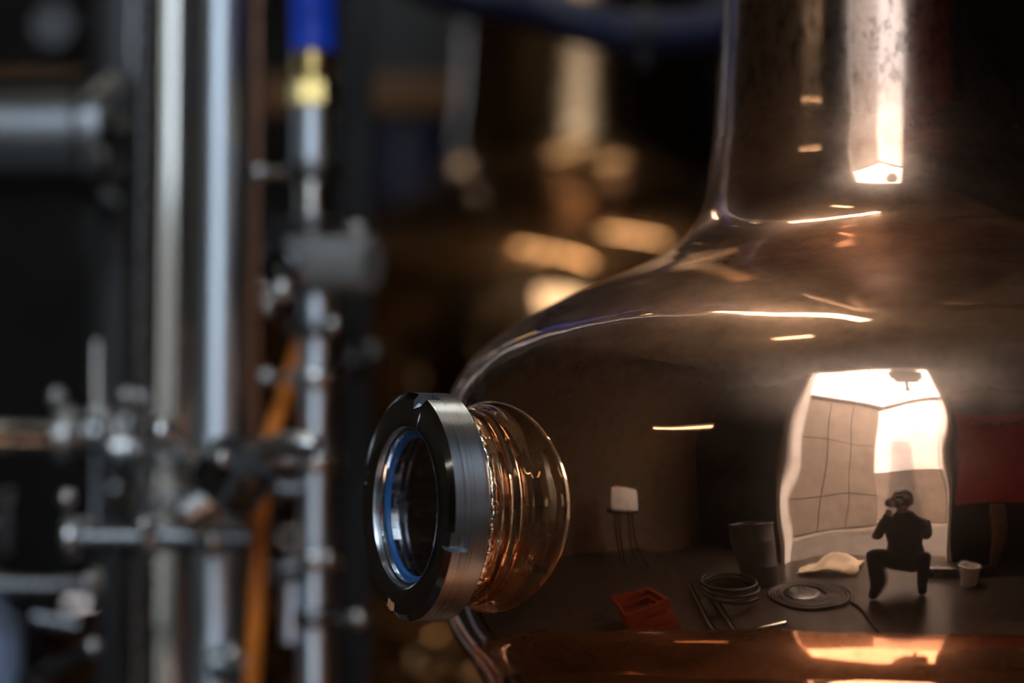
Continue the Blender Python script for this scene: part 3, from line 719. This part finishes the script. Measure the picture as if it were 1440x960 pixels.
# yard: cladding panels on the near building, white building beyond
def facade(name, p, q, h, label, m, cols, rows, mseam, lower=None):
    p, q = Vector((*p, 0)), Vector((*q, 0)); d = q - p; L = d.length; d.normalize(); nrm = Vector((-d.y, d.x, 0))
    if nrm.y < 0: nrm = -nrm
    t = thing(name, (p + q) / 2, label, 'building', 'yard buildings')
    mt = Matrix.Translation(p) @ Matrix(((d.x, -nrm.x, 0, 0), (d.y, -nrm.y, 0, 0), (0, 0, 1, 0), (0, 0, 0, 1)))
    MB().box((0, .03, 0), (L, .9, h), mt).build('wall', mseam, t, False)
    g = .03
    zs = [0] + rows
    for i in range(cols):
        for j in range(len(zs) - 1):
            mm = lower if (lower and j == 0) else m
            MB().box((L * i / cols + g / 2, 0, zs[j] + g / 2), (L * (i + 1) / cols - g / 2, .05, zs[j + 1] - g / 2), mt, 0).build('panel', mm, t, False)
    MB().box((-.1, -.12, h), (L + .1, .9, h + .10), mt).build('roof_edge', mseam, t, False)
    return t
facade('yard_building', (-4.4, -2.5), (-1.35, -6.05), 5.3, 'beige clad building across the yard, left in the door', 'panel', 5, [1.25, 3.4, 5.25], 'seam')
facade('yard_building', (-2.1, -7.9), (3.6, -4.7), 6.2, 'white sunlit building with grey base, right in the door', 'whitewall', 2, [2.35, 6.15], 'seam', 'plinth')

# drum, hose coil, cloth, beam, pail on the floor
c = Vector((-1.42, -.55, 0))
dr = thing('floor_drum', c, 'dark grey open drum standing left of the yard door', 'drum')
MB().lathe([(0, 0), (.24, 0), (.25, .012), (.25, .27), (.256, .28), (.25, .29), (.25, .55), (.256, .56), (.25, .57), (.25,   .70), (.262, .71), (.262, .73), (.24, .73), (.235, .66), (0, .66)], 48, Matrix.Translation(c)).build('drum_body', 'drum', dr)
MB().tube([c + Vector((.25 * cos(a_), .25 * sin(a_), .72)) for a_ in [k * pi / 24 for k in range(48)]] + [c + Vector((.25, 0, .72))], .012, 8).build('rim', 'dsteel', dr)
hc = []
for k in range(5 * 48 + 1):
    a_ = 2 * pi * k / 48; rr2 = .22 + .034 * (k / 48); hc.append((-.76 + rr2 * cos(a_), -.42 + rr2 * sin(a_), .018 + .003 * sin(a_ * 3.3)))
for k in range(1, 16): hc.append((-.76 + .39 + .03 * k, -.42 + .02 * k + .002 * k * k, .018))
tag(MB().tube(hc, .016, 10).build('coiled_hose', 'hose'), 'dark hose coiled flat on the floor before the still', 'hose')
tag(MB().lathe([(0, .0), (.19, 0), (.19, .03), (.175, .036), (0, .036)], 48, Matrix.Translation((-.76, -.42, 0))).build('drain_cover', 'dsteel'), 'round grey drain cover inside the hose coil', 'cover')
cb = MB(); g = []
for i in range(13):
    row = []
    for j in range(9):
        u_, v_ = i / 12, j / 8
        z_ = .02 + .10 * abs(mnoise.noise(Vector((u_ * 3.1, v_ * 2.7, .4)))) + .12 * max(0, 1 - abs(u_ - .55) * 3) * (1 - abs(v_ - .5))
        row.append(cb.bm.verts.new((-1.12 + .62 * u_ + .05 * mnoise.noise(Vector((v_ * 4, 0, 2))), -1.45 + .42 * v_, z_)))
    g.append(row)
for i in range(12):
    for j in range(8): cb.bm.faces.new((g[i][j], g[i + 1][j], g[i + 1][j + 1], g[i][j + 1]))
ext = bmesh.ops.extrude_face_region(cb.bm, geom=list(cb.bm.faces))
for v in ext['geom']:
    if isinstance(v, bmesh.types.BMVert): v.co.z = max(0.001, v.co.z - .012)
tag(cb.build('crumpled_sheet', 'cloth', angle=70), 'pale crumpled sheet on the floor inside the yard door', 'cloth')
tag(MB().box((.12, -1.15, 0), (1.9, -1.03, .10), bev=.006).build('steel_beam', 'dsteel'), 'grey steel beam lying on the floor under the red panel', 'beam')
tk = thing('steel_tank', (1.72, .0, 0), 'unseen stainless tank added right of the front still to reflect bluish light', 'tank')  # out-of-view tank added to throw bluish light on the sight-glass nut
MB().lathe([(0, .16), (.30, .18), (.42, .24), (.43, .27), (.43, 1.02), (.42, 1.05), (.30, 1.10), (.12, 1.125), (0, 1.13)], 64, Matrix.Translation((1.72, .0, 0))).build('shell', 'satin', tk)
MB().lathe([(.43, .60), (.437, .60), (.437, .63), (.43, .63)], 64, Matrix.Translation((1.72, .0, 0)), close=True).build('band', 'fit', tk)
MB().cyl((1.72, 0, 1.12), (1.72, 0, 1.16), .13, 36, bev=.008).build('lid', 'fit', tk)
for k in range(3):
    a_ = k * 2 * pi / 3; MB().cyl((1.72 + .33 * cos(a_), .33 * sin(a_), 0), (1.72 + .33 * cos(a_), .33 * sin(a_), .22), .025, 16).build('leg', 'dsteel', tk)
cr = thing('orange_crate', (-1.45, 1.0, 0), 'orange-red plastic crate on the floor left of the front still', 'crate')
MB().box((-1.65, .8, 0), (-1.25, 1.2, .02)).build('bottom', 'crate', cr, False)
for k, (lo, hi) in enumerate((((-1.65, .8), (-1.63, 1.2)), ((-1.27, .8), (-1.25, 1.2)), ((-1.63, .8), (-1.27, .82)), ((-1.63, 1.18), (-1.27, 1.2)))):
    for j in range(3): MB().box((*lo, .02 + j * .085), (*hi, .085 + j * .085)).build('slat', 'crate', cr, False)
for k, (p0, p1) in enumerate((((-1.9, .2, .03), (-.75, .75, .03)), ((-1.75, .05, .03), (-.70, .62, .03)), ((-1.1, 1.45, .093), (-.55, .35, .093)))):
    tag(MB().pipe(p0, p1, .03, .003, 28).build('loose_pipe', 'pipe'), ('steel pipe lying on the floor, nearest the orange crate', 'steel pipe lying on the floor, next to the yard door side', 'steel pipe resting across the other loose pipes')[k], 'pipe', 'loose pipes on the floor')
lh = [(-1.30 + .33 * cos(a_ * .13) * (1 - a_ * .002), .10 + .26 * sin(a_ * .13), .10 + .0012 * a_) for a_ in range(120)]
tag(MB().tube(lh, .017, 10).build('loose_hose', 'hose'), 'dark hose in loose loops over the steel pipes on the floor', 'hose')
pl = thing('white_pail', (.62, -.85, 0), 'white plastic pail on the floor before the steel beam', 'pail')
MB().lathe([(0, 0), (.09, 0), (.11, .20), (.118, .20), (.118, .215), (.10, .215), (.085, .02), (0, .02)], 36, Matrix.Translation((.62, -.85, 0))).build('pail_body', 'white', pl)
MB().tube([Vector((.62 + .118 * cos(a_), -.85 - .03 * sin(a_), .20 + .06 * sin(a_))) for a_ in [k * pi / 14 for k in range(15)]], .004, 8).build('handle', 'dsteel', pl)
jc = thing('jerrycan', (-3.3, .35, .86), 'white plastic jerrycan on the black stool by the left wall', 'jerrycan')
MB().box((-3.48, .15, .86), (-3.12, .55, 1.18), bev=.04).build('can_body', 'white', jc)
MB().cyl((-3.22, .45, 1.17), (-3.22, .45, 1.21), .03, 20, bev=.003).build('screw_cap', 'red', jc)
sl = thing('stool', (-3.3, .35, 0), 'black stool under the white jerrycan', 'stool')
MB().cyl((-3.3, .35, .82), (-3.3, .35, .86), .24, 36, bev=.006).build('seat', 'black', sl)
for k in range(4):
    a_ = pi / 4 + k * pi / 2
    MB().cyl((-3.3 + .2 * cos(a_), .35 + .2 * sin(a_), 0), (-3.3 + .13 * cos(a_), .35 + .13 * sin(a_), .825), .014, 12).build('leg', 'black', sl)
# chain hoist in the door head
ho = thing('chain_hoist', (.12, -.85, 2.6), 'dark chain hoist with hook hanging before the yard door', 'hoist')
MB().cyl((.12, -.85, 3.6), (.12, -.85, HZ), .012, 12).build('hanger', 'black', ho)
MB().box((-.04, -.97, 3.12), (.28, -.73, 3.62), bev=.03).cyl((-.08, -.85, 3.40), (.32, -.85, 3.40), .17, 24, bev=.01).build('motor', 'black', ho)
MB().cyl((.12, -.85, 2.75), (.12, -.85, 3.13), .022, 12).build('chain', 'black', ho)
MB().tube([(.12 + .05 * sin(k * .35), -.85, 2.70 - .05 * (1 - cos(k * .35))) for k in range(14)], .012, 10).sphere((.12, -.85, 2.74), .04).build('hook', 'black', ho)

# ------------------------------------------------------------------ the photographer, kneeling behind the camera
def skin_mesh(name, joints, edges, m, parent, levels=2, root=0):
    me = bpy.data.meshes.new(name); me.from_pydata([j[0] for j in joints], edges, [])
    o = bpy.data.objects.new(name, me); C.objects.link(o)
    sk = o.modifiers.new('skin', 'SKIN'); sk.use_smooth_shade = True
    for v, j in zip(me.skin_vertices[0].data, joints):
        rr_ = j[1] if hasattr(j[1], '__len__') else (j[1], j[1]); v.radius = rr_; v.use_root = False
    me.skin_vertices[0].data[root].use_root = True
    sb_ = o.modifiers.new('subdivision', 'SUBSURF'); sb_.levels = levels; sb_.render_levels = levels
    me.materials.append(M[m]); o.parent = parent
    return o
ps = thing('person', (0, -.68, 0), 'person in dark clothes squatting in the hall with a camera', 'person')
HC = Vector((0, -.58, EYE + .015))      # head centre
J = [((0, -.66, .26), (.15, .12)),       # 0 pelvis, low over the heels
     ((0, -.62, .42), (.145, .11)), ((0, -.55, .58), (.165, .115)), ((0, -.485, .72), (.13, .09)),   # 3 chest top
     ((0, -.45, .79), .054), ((0, -.425, .86), .05),                                                  # 5 neck
     ((-.165, -.48, .70), .060), ((-.19, -.36, .56), .047), ((-.10, -.22, .77), .036), ((-.075, -.19, .835), .028),
     ((.165, -.48, .70), .060), ((.19, -.36, .56), .047), ((.10, -.20, .78), .036), ((.06, -.14, .86), .028),
     ((-.12, -.62, .24), .10), ((-.19, -.28, .42), .07), ((-.17, -.46, .085), .055), ((-.18, -.33, .03), .042),
     ((.12, -.62, .24), .10), ((.19, -.28, .40), .07), ((.17, -.46, .085), .055), ((.18, -.33, .03), .042)]
Ed = [(0, 1), (1, 2), (2, 3), (3, 4), (4, 5), (3, 6), (6, 7), (7, 8), (8, 9), (3, 10), (10, 11), (11, 12), (12, 13), (0, 14), (14, 15), (15, 16), (16, 17), (0, 18), (18, 19), (19, 20), (20, 21)]
PB = Vector((0, -.5, 0)); SH = Vector((0, -.18, 0))
skin_mesh('body', [(tuple(Vector(a) - PB), b) for a, b in J], Ed, 'clothes', ps)
hd = MB().sphere(HC, .1, 32, 20, (.76, .93, 1.16))
for v in hd.bm.verts:
    x, y, z = v.co - HC
    if y > 0:
        if abs(x) < .018 and -.035 < z < .02: v.co.y += .016 * (1 - abs(x) / .018) * (1 - abs(z + .012) / .05)
        if abs(abs(x) - .032) < .016 and abs(z - .014) < .018: v.co.y -= .008
        if z < -.06: v.co.x *= .88
    else: v.co.y -= .01
head = hd.build('head', 'skin', ps, angle=80)
for sx in (-1, 1):
    MB().sphere(HC + Vector((sx * .030, .083, .013)), .0115, 14, 10).build('eye', 'white', head)
    MB().sphere(HC + Vector((sx * .077, -.01, 0)), .028, 14, 10, (.35, .7, 1.1)).build('ear', 'skin', head)
MB().sphere(HC + Vector((0, .083, -.06)), .022, 16, 8, (1.1, .35, .3)).build('mouth', 'skin', head)
hr = MB().sphere(HC + Vector((0, -.017, .017)), .108, 32, 20, (.80, .95, 1.12))
bmesh.ops.delete(hr.bm, geom=[v for v in hr.bm.verts if (v.co.y > HC.y + .035 and v.co.z < HC.z + .07) or v.co.z < HC.z - .065], context='VERTS')
for v in hr.bm.verts: v.co += v.normal * .006 * mnoise.noise(v.co * 30)
hr.build('hair', 'hair', ps, angle=80)
for sx, bs in ((-1, Vector((-.078, -.195, .842))), (1, Vector((.062, -.125, .872)))):
    bs = bs - PB
    pj = [(bs, .022), (bs + Vector((-sx * .004, .035, .012)), .024)]; pe = [(0, 1)]
    for k in range(4):
        i0 = len(pj); ln = (.030, .034, .032, .026)[k]; zo = .028 - k * .017
        pj += [(bs + Vector((-sx * .006, .052, zo + .005)), .0095), (bs + Vector((-sx * (.006 + ln * .5), .058 + ln * .35, zo + .003)), .0088), (bs + Vector((-sx * (.010 + ln), .054 + ln * .3, zo)), .0075)]
        pe += [(1, i0), (i0, i0 + 1), (i0 + 1, i0 + 2)]
    i0 = len(pj)
    pj += [(bs + Vector((-sx * .014, .012, -.012)), .011), (bs + Vector((-sx * .034, .022, -.014)), .0095), (bs + Vector((-sx * .048, .034, -.008)), .008)]
    pe += [(0, i0), (i0, i0 + 1), (i0 + 1, i0 + 2)]
    skin_mesh('hand', pj, pe, 'skin', ps, 2)
cm = thing('photo_camera', (0, -.42, EYE - .06), 'black camera with long lens held by the squatting person', 'camera')
MB().box((-.068, -.465, EYE - .055), (.068, -.41, EYE + .04), bev=.010).box((-.028, -.46, EYE + .035), (.028, -.415, EYE + .072), bev=.008).build('camera_body', 'black', cm)
MB().cyl((0, -.41, EYE), (0, -.03, EYE), .036, 40, r1=.043, bev=.003).build('lens_barrel', 'blackgloss', cm)
MB().cyl((0, -.0305, EYE), (0, -.029, EYE), .033, 32).build('front_glass', 'ring', cm)

for o in bpy.data.objects:
    if '_o' in o: del o['_o']
